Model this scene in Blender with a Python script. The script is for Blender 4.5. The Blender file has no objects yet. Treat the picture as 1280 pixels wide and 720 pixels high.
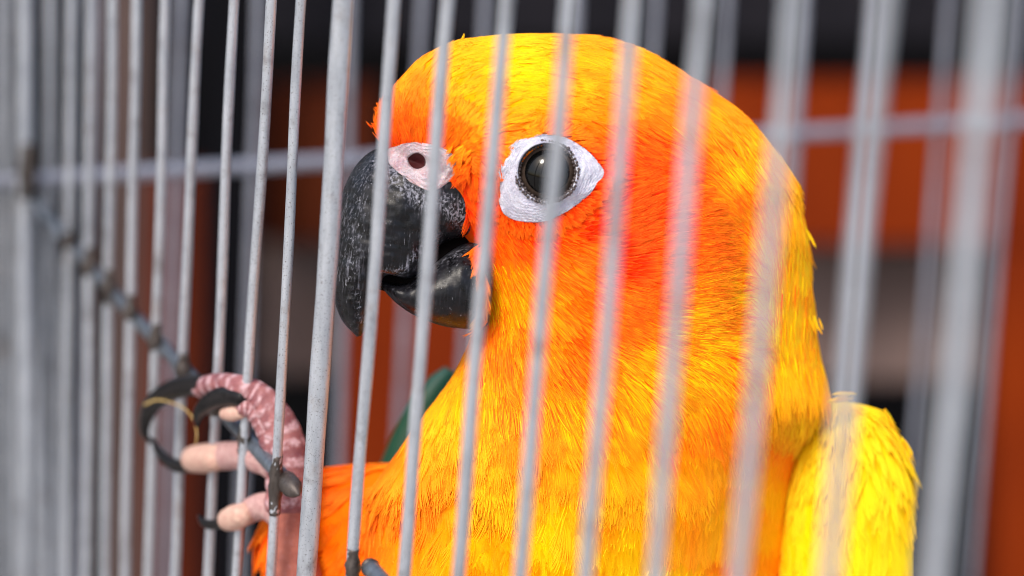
import bpy, bmesh, math, random
import numpy as np
from mathutils import Vector, Matrix
from mathutils.bvhtree import BVHTree
random.seed(7)
rng = np.random.default_rng(11)
S = bpy.context.scene
COL = S.collection
RAD = math.radians

# ------------------------------------------------------------------ camera
PX = 1e-4                      # one photograph pixel at the focus distance, in metres
F0 = 3555.0                    # focus distance in those units (0.3555 m)
PITCH, ROLL = RAD(18), RAD(4.4)
fwd = np.array([0, math.cos(PITCH), -math.sin(PITCH)])
r0 = np.array([1.0, 0, 0]); u0 = np.array([0, math.sin(PITCH), math.cos(PITCH)])
right = r0 * math.cos(ROLL) + u0 * math.sin(ROLL)
up = u0 * math.cos(ROLL) - r0 * math.sin(ROLL)
CAM = np.array([0, 0, 1.25]) - fwd * F0 * PX
cam = bpy.data.objects.new('camera', bpy.data.cameras.new('camera'))
COL.objects.link(cam); S.camera = cam
M3 = Matrix((right, up, -fwd)).transposed()
cam.matrix_world = Matrix.Translation(CAM) @ M3.to_4x4()
cam.data.sensor_width = 36.0
cam.data.lens = 36.0 * F0 / 1280.0
cam.data.clip_start = 0.01; cam.data.clip_end = 200
cam.data.dof.use_dof = True
cam.data.dof.focus_distance = F0 * PX
BLUR = 84.0                    # blur disc in pixels of something infinitely far
cam.data.dof.aperture_fstop = cam.data.lens * 1e-3 / (BLUR * PX)
cam.data.dof.aperture_blades = 0

# ------------------------------------------------------------------ daylight
SUN_EL, SUN_AZ = RAD(52), RAD(212)     # high, behind the camera's left shoulder
w = bpy.data.worlds.new('World'); S.world = w; w.use_nodes = True
nt = w.node_tree
bg = nt.nodes['Background']; sky = nt.nodes.new('ShaderNodeTexSky'); sky.sky_type = 'NISHITA'
sky.sun_disc = False; sky.sun_elevation = SUN_EL; sky.sun_rotation = SUN_AZ
sky.air_density = 1.3; sky.dust_density = 4.0; sky.ozone_density = 1.0
nt.links.new(sky.outputs[0], bg.inputs[0]); bg.inputs[1].default_value = 0.15
sl = bpy.data.lights.new('sun', 'SUN'); sl.energy = 1.5; sl.angle = RAD(14); sl.color = (1, 0.95, 0.88)
so = bpy.data.objects.new('sun', sl); COL.objects.link(so)
sd = Vector((math.sin(SUN_AZ) * math.cos(SUN_EL), math.cos(SUN_AZ) * math.cos(SUN_EL), math.sin(SUN_EL)))
so.rotation_euler = sd.to_track_quat('Z', 'Y').to_euler()
vs = S.view_settings
vs.view_transform = 'Standard'; vs.look = 'None'; vs.gamma = 1; vs.use_curve_mapping = False
vs.exposure = 0.75
S.cycles.use_denoising = True
S.cycles.max_bounces = 8
S.cycles.use_adaptive_sampling = False
S.cycles.filter_width = 1.05

# ------------------------------------------------------------------ helpers
def W(p):
    """photograph-space (px, py, depth beyond focus) -> world metres"""
    p = np.asarray(p, float)
    Z = F0 + p[..., 2]
    x = (p[..., 0] - 640) * Z / F0; y = (360 - p[..., 1]) * Z / F0
    return CAM + (x[..., None] * right + y[..., None] * up + Z[..., None] * fwd) * PX

def link(name, me, mat=None, parent=None, label=None, cat=None, group=None, kind=None):
    o = bpy.data.objects.new(name, me)
    if mat is not None: me.materials.append(mat)
    COL.objects.link(o)
    if parent is not None:
        o.parent = parent
        r = parent
        off = Vector((0, 0, 0))
        while r is not None: off += r.location; r = r.parent
        o.location = -off      # meshes are written in world coordinates
    for k, v in (('label', label), ('category', cat), ('group', group), ('kind', kind)):
        if v: o[k] = v
    return o

def empty(name, loc, label, cat, group=None):
    o = bpy.data.objects.new(name, None); COL.objects.link(o); o.empty_display_size = .01
    o.location = loc; o['label'] = label; o['category'] = cat
    if group: o['group'] = group
    return o

def mesh(name, verts, faces, smooth=True):
    me = bpy.data.meshes.new(name)
    me.from_pydata([tuple(v) for v in verts], [], [tuple(int(i) for i in f) for f in faces])
    if smooth: me.polygons.foreach_set('use_smooth', [True] * len(me.polygons))
    me.update()
    return me

def resample(P, n, smooth=True):
    """Catmull-Rom through the rows of P, n samples"""
    P = np.asarray(P, float); m = len(P)
    t = np.linspace(0, m - 1, n); i = np.minimum(t.astype(int), m - 2); f = (t - i)[:, None]
    Q = np.vstack([2 * P[0] - P[1], P, 2 * P[-1] - P[-2]])
    a, b, c, d = Q[i], Q[i + 1], Q[i + 2], Q[i + 3]
    return 0.5 * (2 * b + (c - a) * f + (2 * a - 5 * b + 4 * c - d) * f ** 2 + (3 * b - a - 3 * c + d) * f ** 3)

def loft(A, B, T, D, n=60, m=48, pw=1.0):
    """solid between two outline curves A and B (px space), half thickness T, mid depth D (value per station)"""
    A = resample(A, n); B = resample(B, n)
    TD = resample(np.column_stack([T, D]), n)
    ph = np.linspace(0, 2 * math.pi, m, endpoint=False)
    c = (A + B) / 2; h = (A - B) / 2
    V = np.zeros((n, m, 3))
    V[:, :, :2] = c[:, None] + h[:, None] * np.cos(ph)[None, :, None]
    s = np.sin(ph)
    V[:, :, 2] = TD[:, 1:2] - np.maximum(TD[:, 0:1], .5) * (np.sign(s) * np.abs(s) ** pw)[None]
    V = V.reshape(-1, 3)
    F = []
    for i in range(n - 1):
        for j in range(m):
            k = (j + 1) % m
            F.append((i * m + j, i * m + k, (i + 1) * m + k, (i + 1) * m + j))
    a = len(V)
    V = np.vstack([V, V[:m].mean(0), V[-m:].mean(0)])
    for j in range(m):
        k = (j + 1) % m
        F.append((a, k, j)); F.append((a + 1, (n - 1) * m + j, (n - 1) * m + k))
    return V, F

def tube_px(P, R, n=40, m=16, ridge=None):
    """tapered tube in px space along rows of P with radii R"""
    Q = resample(np.column_stack([P, R]), n)
    C, r = Q[:, :3], np.maximum(Q[:, 3], .3)
    tg = np.gradient(C, axis=0); tg /= np.linalg.norm(tg, axis=1)[:, None]
    ref = np.array([0.0, 0, 1]); V = []
    n1 = np.cross(tg, ref + 0 * tg); bad = np.linalg.norm(n1, axis=1) < .15
    n1[bad] = np.cross(tg[bad], np.array([1.0, 0, 0]))
    n1 /= np.linalg.norm(n1, axis=1)[:, None]; n2 = np.cross(tg, n1)
    ph = np.linspace(0, 2 * math.pi, m, endpoint=False)
    for i in range(n):
        rr = r[i] * (ridge(i / (n - 1), ph) if ridge else 1.0)
        rr = rr * np.ones(m)
        V.append(C[i] + rr[:, None] * (np.cos(ph)[:, None] * n1[i] + np.sin(ph)[:, None] * n2[i]))
    V = np.vstack(V); F = []
    for i in range(n - 1):
        for j in range(m):
            k = (j + 1) % m
            F.append((i * m + j, i * m + k, (i + 1) * m + k, (i + 1) * m + j))
    a = len(V)
    e0 = C[0] - tg[0] * r[0] * .5; e1 = C[-1] + tg[-1] * r[-1] * .6
    V = np.vstack([V, e0, e1])
    for j in range(m):
        k = (j + 1) % m
        F.append((a, k, j)); F.append((a + 1, (n - 1) * m + j, (n - 1) * m + k))
    return V, F

def join(parts):
    V, F, o = [], [], 0
    for v, f in parts:
        V.append(np.asarray(v)); F += [tuple(i + o for i in q) for q in f]; o += len(v)
    return np.vstack(V), F

def sph(c, r, a=10, b=7, sq=(1, 1, 1)):
    V = []; F = []
    for i in range(b + 1):
        th = math.pi * i / b
        for j in range(a):
            ph = 2 * math.pi * j / a
            V.append((c[0] + r * sq[0] * math.sin(th) * math.cos(ph), c[1] + r * sq[1] * math.cos(th), c[2] + r * sq[2] * math.sin(th) * math.sin(ph)))
    for i in range(b):
        for j in range(a):
            k = (j + 1) % a
            F.append((i * a + j, i * a + k, (i + 1) * a + k, (i + 1) * a + j))
    return np.array(V), F

def in_poly(x, y, P):
    P = np.asarray(P, float); ins = np.zeros(np.shape(x), bool)
    for (x1, y1), (x2, y2) in zip(P, np.roll(P, -1, 0)):
        c = ((y1 > y) != (y2 > y)) & (x < (x2 - x1) * (y - y1) / (y2 - y1 + 1e-9) + x1)
        ins ^= c
    return ins

# ------------------------------------------------------------------ materials
def lin(c):
    return tuple(((v / 255) / 12.92 if v / 255 <= .04045 else ((v / 255 + .055) / 1.055) ** 2.4) for v in c)

class NB:
    def __init__(s, name):
        s.m = bpy.data.materials.new(name); s.m.use_nodes = True
        s.t = s.m.node_tree; s.b = s.t.nodes['Principled BSDF']
        s.co = s.t.nodes.new('ShaderNodeNewGeometry').outputs['Position']
    def n(s, ty, **kw):
        x = s.t.nodes.new(ty)
        for k, v in kw.items(): setattr(x, k, v)
        return x
    def l(s, a, b): s.t.links.new(a, b)
    def noise(s, scale, detail=4, rough=.55, vec=None, stretch=None):
        x = s.n('ShaderNodeTexNoise'); x.inputs['Scale'].default_value = scale
        x.inputs['Detail'].default_value = detail; x.inputs['Roughness'].default_value = rough
        v = vec or s.co
        if stretch:
            mp = s.n('ShaderNodeMapping'); mp.inputs['Scale'].default_value = stretch
            s.l(v, mp.inputs[0]); v = mp.outputs[0]
        s.l(v, x.inputs['Vector']); return x.outputs['Fac']
    def ramp(s, fac, stops):
        x = s.n('ShaderNodeValToRGB'); e = x.color_ramp.elements
        while len(e) < len(stops): e.new(.5)
        for k, (p, c) in enumerate(stops):
            e[k].position = p; e[k].color = (c[0], c[1], c[2], 1) if hasattr(c, '__len__') else (c, c, c, 1)
        s.l(fac, x.inputs[0]); return x.outputs[0]
    def mix(s, fac, a, b, mode='MIX'):
        x = s.n('ShaderNodeMix', data_type='RGBA', blend_type=mode)
        for i, v in ((0, fac), (6, a), (7, b)):
            if hasattr(v, 'links'): s.l(v, x.inputs[i])
            elif hasattr(v, '__len__'): x.inputs[i].default_value = (*v[:3], 1)
            else: x.inputs[i].default_value = v
        return x.outputs[2]
    def bump(s, h, strength, dist):
        x = s.n('ShaderNodeBump'); x.inputs['Strength'].default_value = strength; x.inputs['Distance'].default_value = dist
        s.l(h, x.inputs['Height']); s.l(x.outputs[0], s.b.inputs['Normal'])
    def set(s, **kw):
        for k, v in kw.items():
            k = {'base': 'Base Color', 'rough': 'Roughness', 'metal': 'Metallic', 'spec': 'Specular IOR Level', 'coat': 'Coat Weight', 'coatr': 'Coat Roughness', 'sss': 'Subsurface Weight'}[k]
            if hasattr(v, 'links'): s.l(v, s.b.inputs[k])
            elif hasattr(v, '__len__'): s.b.inputs[k].default_value = (*v[:3], 1)
            else: s.b.inputs[k].default_value = v
        return s

def wire_mat(name, c0, c1, dark, metal=.45, rough=.42):
    b = NB(name)
    n1 = b.noise(900, 5, .6, stretch=(1, 1, .18)); n2 = b.noise(5200, 3, .6); n3 = b.noise(260, 3, .6)
    col = b.mix(b.ramp(n1, [(.3, 0), (.7, 1)]), c0, c1)
    col = b.mix(b.ramp(n2, [(.60, 0), (.66, .8)]), col, dark)
    col = b.mix(b.ramp(n3, [(.58, 0), (.75, .5)]), col, dark)
    col = b.mix(b.ramp(b.noise(140, 6, .7), [(.56, 0), (.70, .45)]), col, tuple(q_ * k_ for q_, k_ in zip(c1, (.75, .55, .42))))
    b.set(base=col, rough=b.ramp(n1, [(.2, rough - .08), (.8, rough + .14)]), metal=metal)
    b.bump(n1, .35, 1e-4)
    return b.m
M_wire = wire_mat('galvanised wire', (.47, .50, .555), (.30, .325, .37), (.06, .045, .035))
M_wireb = wire_mat('dull galvanised wire', (.27, .285, .34), (.18, .19, .24), (.05, .05, .06), .35, .5)  # darker wire copy: dimmer light inside the cage put into the colour
M_cross = wire_mat('blued galvanised cross wire', (.19, .22, .26), (.085, .10, .125), (.03, .022, .02), .6, .38)
M_weld = wire_mat('burnt weld metal', (.10, .085, .08), (.035, .026, .022), (.012, .007, .005), .5, .45)

def feather_mat(name, rough=.55, tip=.22):
    b = NB(name)
    at = b.n('ShaderNodeAttribute', attribute_name='col')
    hi = b.n('ShaderNodeHairInfo')
    f = b.ramp(hi.outputs['Intercept'], [(.35, 0), (1, tip)])  # tips lightened: light caught by the barb ends put into the colour
    c = b.mix(f, at.outputs['Color'], (1, .52, .03))
    b.set(base=c, rough=rough, spec=.12)
    b.b.inputs['Sheen Weight'].default_value = .0
    return b.m
M_plume = feather_mat('fine yellow and orange plumage')
bm_ = NB('down under the plumage')
at = bm_.n('ShaderNodeAttribute', attribute_name='col')
bm_.set(base=bm_.mix(bm_.ramp(bm_.noise(2200, 3), [(.3, .0), (.7, .25)]), at.outputs['Color'], (.75, .20, .0)), rough=.9, spec=.1)
M_down = bm_.m

b = NB('black horn of the beak')
pw = b.n('ShaderNodeAttribute', attribute_name='powder').outputs['Fac']
n1 = b.noise(700, 6, .62); n2 = b.noise(2300, 6, .75); n4 = b.noise(900, 4, .6)
mp = b.n('ShaderNodeMapping'); mp.inputs['Rotation'].default_value = (0, RAD(35), 0); mp.inputs['Scale'].default_value = (1, 1, .05); b.l(b.co, mp.inputs[0])
n3 = b.noise(3000, 4, .7, vec=mp.outputs[0])
mp2 = b.n('ShaderNodeMapping'); mp2.inputs['Rotation'].default_value = (0, RAD(-48), 0); mp2.inputs['Scale'].default_value = (1, 1, .07); b.l(b.co, mp2.inputs[0])
n5 = b.noise(3300, 3, .7, vec=mp2.outputs[0])
def mth(op, a, c_):
    x = b.n('ShaderNodeMath', operation=op, use_clamp=(op == 'ADD'))
    for i_, v in ((0, a), (1, c_)):
        if hasattr(v, 'links'): b.l(v, x.inputs[i_])
        else: x.inputs[i_].default_value = v
    return x.outputs[0]
c = b.mix(b.ramp(n1, [(.35, 0), (.75, 1)]), (.0025, .0025, .003), (.010, .010, .014))
# dry flakes and the painted culmen sheen: thick where the powder attribute says so, sparse elsewhere
fl = mth('ADD', n2, mth('MULTIPLY', pw, .15))
fl = mth('MULTIPLY', b.ramp(fl, [(.645, 0), (.73, 1)]), mth('ADD', .16, pw))
c = b.mix(mth('MULTIPLY', fl, .75), c, (.30, .30, .35))
c = b.mix(mth('MULTIPLY', b.ramp(n3, [(.52, 0), (.66, 1)]), mth('ADD', .03, mth('MULTIPLY', pw, .8))), c, (.30, .30, .36))
c = b.mix(mth('MULTIPLY', b.ramp(n5, [(.66, 0), (.70, 1)]), mth('ADD', .2, mth('MULTIPLY', n4, .5))), c, (.48, .48, .54))
b.set(base=c, rough=b.ramp(n1, [(.3, .22), (.7, .38)]), spec=.26)
b.bump(mth('ADD', mth('MULTIPLY', n2, .6), mth('MULTIPLY', n3, .1)), .30, 2e-4)
M_beak = b.m

b = NB('chalky white bare skin')
n1 = b.noise(900, 5, .6); n2 = b.noise(3500, 4, .65)
c = b.mix(b.ramp(n1, [(.35, 0), (.7, 1)]), (.66, .66, .75), (.50, .48, .60))
c = b.mix(b.ramp(n2, [(.62, 0), (.74, .6)]), c, (.34, .28, .36))
b.set(base=c, rough=.6, spec=.2, sss=.1); b.b.inputs['Subsurface Scale'].default_value = .0004
b.b.inputs['Subsurface Radius'].default_value = (1, .4, .3)
b.bump(n2, .9, 3e-4)
M_skin = b.m
b = NB('pink and white cere skin')
n1 = b.noise(600, 4, .6); n2 = b.noise(3000, 4, .7)
c = b.mix(b.ramp(n1, [(.38, 0), (.62, 1)]), (.70, .60, .64), (.62, .38, .41))
c = b.mix(b.ramp(n2, [(.52, 0), (.66, .8)]), c, (.74, .71, .76))
b.set(base=c, rough=.6, spec=.3, sss=.2); b.b.inputs['Subsurface Scale'].default_value = .0004
b.bump(n2, 1.0, 5e-4)
M_cere = b.m

def plain(name, col, rough=.5, spec=.5, coat=0, nz=None, metal=0):
    b = NB(name)
    if nz:
        c = b.mix(b.ramp(b.noise(nz[0], 5, .6), [(.3, 0), (.7, 1)]), col, nz[1])
        b.set(base=c)
        b.bump(b.noise(nz[0] * 2.3, 4), .35, nz[2] if len(nz) > 2 else 2e-4)
    else: b.set(base=col)
    b.set(rough=rough, spec=spec, coat=coat, metal=metal)
    return b.m
M_iris = plain('dark brown iris', (.032, .022, .017), .25, .3, 0.0, ((1500), (.07, .05, .04), 5e-5))
M_pupil = plain('black pupil', (.002, .002, .002), .06, .26, 0)
M_lid = plain('dark beaded eyelid', (.085, .06, .058), .25, .5, 0, (4000, (.018, .012, .012)))
M_nostril = plain('dark red nostril lining', (.05, .006, .007), .6, .2)
M_mouth = plain('black mouth lining', (.003, .002, .002), .7, .03)
M_claw = plain('black horn of the claws', (.003, .0025, .003), .3, .16, 0, (1500, (.014, .012, .013)))
M_pad = plain('pale peach toe pad', (.58, .40, .32), .65, .2, 0, (1300, (.46, .25, .21), 8e-4))
b = NB('scaly pink toe skin')
bdn = b.n('ShaderNodeAttribute', attribute_name='band').outputs['Fac']
n1 = b.noise(380, 3, .5); n2 = b.noise(1900, 4, .6)
c = b.mix(b.ramp(n1, [(.35, 0), (.65, 1)]), (.31, .125, .125), (.17, .055, .065))
x_ = b.n('ShaderNodeMath', operation='MULTIPLY'); b.l(bdn, x_.inputs[0]); b.l(b.ramp(b.noise(900, 3, .6), [(.38, .35), (.6, 1)]), x_.inputs[1])
c = b.mix(b.ramp(x_.outputs[0], [(.4, 0), (.85, .8)]), c, (.56, .38, .41))
c = b.mix(b.ramp(n2, [(.5, 0), (.7, .5)]), c, (.30, .10, .11))
b.set(base=c, rough=.5, spec=.25, sss=.08); b.b.inputs['Subsurface Scale'].default_value = .0005
b.bump(n2, .6, 4e-4)
M_toe = b.m
b = NB('pinkish leg skin')
n1 = b.noise(350, 4, .6); n2 = b.noise(1800, 3, .6)
c = b.mix(b.ramp(n1, [(.35, 0), (.65, 1)]), (.38, .12, .085), (.24, .065, .05))
c = b.mix(b.ramp(n2, [(.55, 0), (.7, .4)]), c, (.38, .18, .18))
b.set(base=c, rough=.55, spec=.3); b.bump(n2, .5, 3e-4)
M_leg = b.m

# ------------------------------------------------------------------ background setting (far out of focus)
def slab(name, x0, y0, x1, y1, D, th, mat, **kw):
    """board standing at depth D whose face fills the given patch, th metres thick, world-upright"""
    a = W([[x0, y0, D], [x1, y0, D], [x1, y1, D], [x0, y1, D]])
    bvec = np.array([0, 1.0, 0]) * th
    V = np.vstack([a, a + bvec]); F = [(0, 1, 2, 3), (7, 6, 5, 4), (0, 4, 5, 1), (1, 5, 6, 2), (2, 6, 7, 3), (3, 7, 4, 0)]
    me = mesh(name, V, F, False)
    bm = bmesh.new(); bm.from_mesh(me); bmesh.ops.recalc_face_normals(bm, faces=bm.faces)
    bmesh.ops.bevel(bm, geom=bm.edges[:], offset=.0012, segments=2, affect='EDGES', profile=.5)
    bm.to_mesh(me); bm.free()
    return link(name, me, mat, **kw)
def board_mat(name, c0, c1, sc=30, rough=.7):
    b = NB(name); n = b.noise(sc, 5, .6, stretch=(1, 1, .3)); n2 = b.noise(sc * 8, 4, .6)
    c = b.mix(b.ramp(n, [(.3, 0), (.7, 1)]), c0, c1)
    b.set(base=c, rough=rough, spec=.04); b.bump(n2, .4, .0006)
    return b.m
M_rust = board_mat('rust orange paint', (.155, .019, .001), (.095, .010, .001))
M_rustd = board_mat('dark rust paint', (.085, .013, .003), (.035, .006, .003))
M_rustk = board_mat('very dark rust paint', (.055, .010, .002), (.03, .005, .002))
M_black = board_mat('near black wall paint', (.0015, .0015, .002), (.003, .003, .004))  # near-black colour stands in for the shade of the dark interior
M_post = board_mat('black post paint', (.001, .001, .002), (.002, .002, .003))
M_grey = board_mat('grey brown board', (.15, .105, .095), (.085, .06, .056))
M_slate = board_mat('dark slate board', (.011, .010, .013), (.005, .005, .007))
M_brown = board_mat('brown board', (.075, .052, .048), (.045, .030, .028))
M_ground = board_mat('grey concrete', (.42, .40, .37), (.33, .31, .29), 6)

gz = 0.0
me = mesh('ground', [(-40, -40, gz), (40, -40, gz), (40, 40, gz), (-40, 40, gz)], [(0, 1, 2, 3)], False)
link('ground', me, M_ground, kind='structure')  # unseen sheet added below to bounce light up onto the bird
BD = F0 * 1.9                      # boards
slab('wall', -2600, -1700, 3900, 2600, BD * 1.35, .03, M_black, kind='structure')
slab('slate_board', -600, -300, 1900, 52, BD * 1.10, .012, M_slate, label='dark slate board across the very top, behind the cage and the parrot\'s crown', cat='board')
slab('rust_rail', 880, 122, 1900, 306, BD, .03, M_rust, label='bright rust orange rail at the right, level with the parrot\'s nape', cat='rail')
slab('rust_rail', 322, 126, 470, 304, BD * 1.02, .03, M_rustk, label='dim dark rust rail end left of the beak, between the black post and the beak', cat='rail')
slab('rust_post', 1240, 309, 1420, 1500, BD * 1.0, .03, M_rust, label='rust orange post below the rail at the far right edge', cat='post')
slab('grey_board', 960, 309, 1222, 478, BD * 1.06, .02, M_grey, label='grey brown board under the rail, right of the parrot\'s neck', cat='board')
slab('painted_board', 425, 352, 700, 1300, BD * 1.03, .02, M_rust, label='rust orange board seen below the beak and above the orange thigh', cat='board')
slab('grey_board', 326, 307, 425, 470, BD * 1.06, .02, M_grey, label='small grey brown board between the black post and the beak, above the foot', cat='board')
slab('black_post', 252, -400, 318, 1500, BD * .96, .02, M_post, label='black upright post behind the foot and the sharp bars', cat='post')
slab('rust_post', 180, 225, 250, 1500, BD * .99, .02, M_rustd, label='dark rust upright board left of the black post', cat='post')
slab('brown_board', 128, -400, 182, 1500, BD * 1.01, .02, M_brown, label='brown upright board at the left, behind the blurred bars', cat='board')

# ------------------------------------------------------------------ cage
def dfront(x): return (1000.0 + x) / 1370.0 if x >= 260 else .9197 - (260 - x) * .0009            # relative 1/distance of the near wall at picture x
def Zf(x): return F0 / dfront(x)
def yh(x): return 360 - F0 * math.tan(PITCH) + (x - 640) * math.tan(ROLL)
KH = 1431.0                                            # height of the cross wire under the lens
def dback(x): return ((225 + (x - 20) * (150 - 225) / 1260.0) - yh(x)) / KH * .945
def Zb(x): return F0 / dback(x)
def onwall(Zfun, x):
    return W([x, 360, Zfun(x) - F0])
def wallpt(Zfun, xm, x, y):
    """meet the ray through (x, y) with the upright wall plane that passes under picture column xm"""
    M = onwall(Zfun, xm); t = onwall(Zfun, xm + 8) - onwall(Zfun, xm - 8); t[2] = 0
    n = np.cross(t, [0, 0, 1.0])
    d = W([x, y, 0]) - CAM
    k = np.dot(M - CAM, n) / np.dot(d, n)
    return CAM + d * k
def tube_w(P, R, m=12, cap=True):
    P = np.asarray(P, float); n = len(P); R = np.ones(n) * R
    tg = np.gradient(P, axis=0); tg /= np.linalg.norm(tg, axis=1)[:, None]
    ref = np.array([0.31, .2, .1]) if abs(tg[0][2]) > .7 else np.array([0, 0, 1.0])
    V = []
    ph = np.linspace(0, 2 * math.pi, m, endpoint=False)
    for i in range(n):
        a = np.cross(tg[i], ref); a /= np.linalg.norm(a); b2 = np.cross(tg[i], a)
        V.append(P[i] + R[i] * (np.cos(ph)[:, None] * a + np.sin(ph)[:, None] * b2))
    V = np.vstack(V); F = []
    for i in range(n - 1):
        for j in range(m):
            k = (j + 1) % m; F.append((i * m + j, i * m + k, (i + 1) * m + k, (i + 1) * m + j))
    F.append(tuple(range(m))[::-1]); F.append(tuple(range((n - 1) * m, n * m)))
    return V, F

cage = empty('bird_cage', W([430, 1150, 0]), 'grey galvanised wire bird cage with upright bars, in front of and behind the parrot', 'cage')
def bar(Zfun, xt, xb, r, mat, wob=1.2, y0=-330, y1=1120):
    sl_ = (xb - xt) / 720.0; xm = xt + sl_ * 360
    n = 34; ys = np.linspace(y0, y1, n)
    ph1, ph2 = rng.uniform(0, 6.28, 2)
    ox = wob * (np.sin(ys / 140 + ph1) * .8 + np.sin(ys / 63 + ph2) * .4)
    P = np.array([wallpt(Zfun, xm, xt + sl_ * y + o_, y) for y, o_ in zip(ys, ox)])
    rr = r * PX * (1 + .03 * np.sin(ys / 31 + ph1))
    V, F = tube_w(P, rr, 14)
    return link('bar', mesh('bar', V, F), mat, cage), xm, P
FRONT = [(88, 82, 7), (114, 107, 7), (140, 131, 7), (170, 157, 7), (207, 186, 7), (248, 218, 7), (293, 260, 7), (339, 296, 7), (377, 338, 6.6),
         (430, 383, 12.5), (492, 440, 7.4), (560, 504, 7.4), (633, 572, 7.4), (711, 650, 7.4), (791, 733, 7.4), (879, 818, 7.6), (990, 924, 7.6),
         (1104, 1036, 7.8), (1240, 1168, 11), (1400, 1322, 8)]
fbars = {}
for xt, xb, r in FRONT:
    o, xm, P = bar(Zf, xt, xb, r, M_wire); fbars[xt] = o
for xt, xb in ((62, 58), (34, 47), (92, 72)):
    bar(Zb, xt, xb, 8.5, M_wire)
# corner upright where the walls meet
corner, _, _ = bar(Zf, 29, 27, 13, M_wire, 1)
for xt, xb in ((118, 100), (227, 205), (322, 300), (440, 418), (527, 490), (606, 565), (722, 680), (820, 775), (910, 862), (1006, 956), (1094, 1042), (1186, 1130), (1272, 1214), (1368, 1310)):
    bar(Zb, xt, xb, 8.5, M_wireb, 1)
for xt, xb in ((5, 4), (-22, -24), (-75, -78), (-130, -135), (-190, -195)):
    bar(Zb, xt, xb, 8.5, M_wire, 1)

# cross wires
def crossw(Zfun, pts, r, mat, inward, name='cross_wire', n=30):
    Q = resample(pts, n); P = []
    for x, y in Q:
        p = wallpt(Zfun, x, x, y); P.append(p)
    P = np.array(P); P = P + inward * PX * 9
    V, F = tube_w(P, r * PX, 14); return link(name, mesh(name, V, F), mat, cage), P
inF = onwall(Zf, 200) - onwall(Zf, 400); inF = np.cross(inF, [0, 0, 1.0]); inF /= np.linalg.norm(inF)
if np.dot(inF, fwd) < 0: inF = -inF
inF = inF * 1.4
def fy(x): return 230 + (x - 20) * (607 - 230) / 337.0
cw, Pc = crossw(Zf, [(14, 230), (82, 309), (151, 388), (230, 474), (290, 540), (345, 601)], 10.5, M_cross, inF)
# cut conical end of the wire, poking past the bar
tgc = Pc[-1] - Pc[-2]; tgc /= np.linalg.norm(tgc)
Pe = np.array([Pc[-1] - tgc * 4 * PX, Pc[-1] + tgc * 3 * PX, Pc[-1] + tgc * 24 * PX, Pc[-1] + tgc * 33 * PX, Pc[-1] + tgc * 50 * PX])
V, F = tube_w(Pe, np.array([11.5, 14.0, 14.2, 11.5, 1.6]) * PX, 14)
link('wire_tip', mesh('wire_tip', V, F, True), M_weld, cw)
cw2, Pc2 = crossw(Zf, [(449, 709), (520, 788), (640, 922), (800, 1100)], 10.5, M_cross, inF)
V, F = tube_w(np.array([Pc2[0] - (Pc2[1] - Pc2[0]) * .35, Pc2[0], Pc2[0] + (Pc2[1] - Pc2[0]) * .3]), np.array([3, 11, 12]) * PX, 14)
link('wire_tip', mesh('wire_tip', V, F), M_weld, cw2)
crossw(Zb, [(-300, 244), (20, 225), (400, 202), (800, 178), (1280, 150), (1500, 137)], 13, M_wireb, np.zeros(3))

def weld(x, y, parent, r=11, h=34, Zfun=Zf, xm=None, base=7.1):
    """burnt collar of weld round an upright bar"""
    xm = xm if xm is not None else x
    n = 16; ys = np.linspace(y - h / 2, y + h / 2, n)
    P = np.array([wallpt(Zfun, xm, x - (yy - y) * .05, yy) for yy in ys])
    t = np.linspace(-1, 1, n)
    rr = (base + (r - base - .3) * np.exp(-(t / .38) ** 2) + rng.normal(0, .2, n)) * PX
    V, F = tube_w(P, rr, 14)
    V = V + rng.normal(0, .7 * PX, V.shape)
    return link('weld', mesh('weld', V, F), M_weld, parent)
weld(345, 606, fbars[377], 10.4, 74)
weld(305, 548, fbars[339], 9.8, 40)
weld(441, 709, fbars[492], 10.2, 46)
weld(34, 214, corner, 17, 64, base=13.3)
for xt, xb, r in FRONT[:7]:
    x = xt
    for _ in range(6): x = xt + (xb - xt) / 720 * fy(x)
    weld(x, fy(x), fbars[xt], 12, 44)

# ------------------------------------------------------------------ parrot
bird = empty('parrot', W([760, 1180, 120]), 'yellow and orange parrot with black beak and white eye ring, foot gripping the cage', 'parrot')

def md(x): return 95 + (np.asarray(x, float) - 700) * .22          # mid plane depth: the bird is turned a little to the lens
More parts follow.
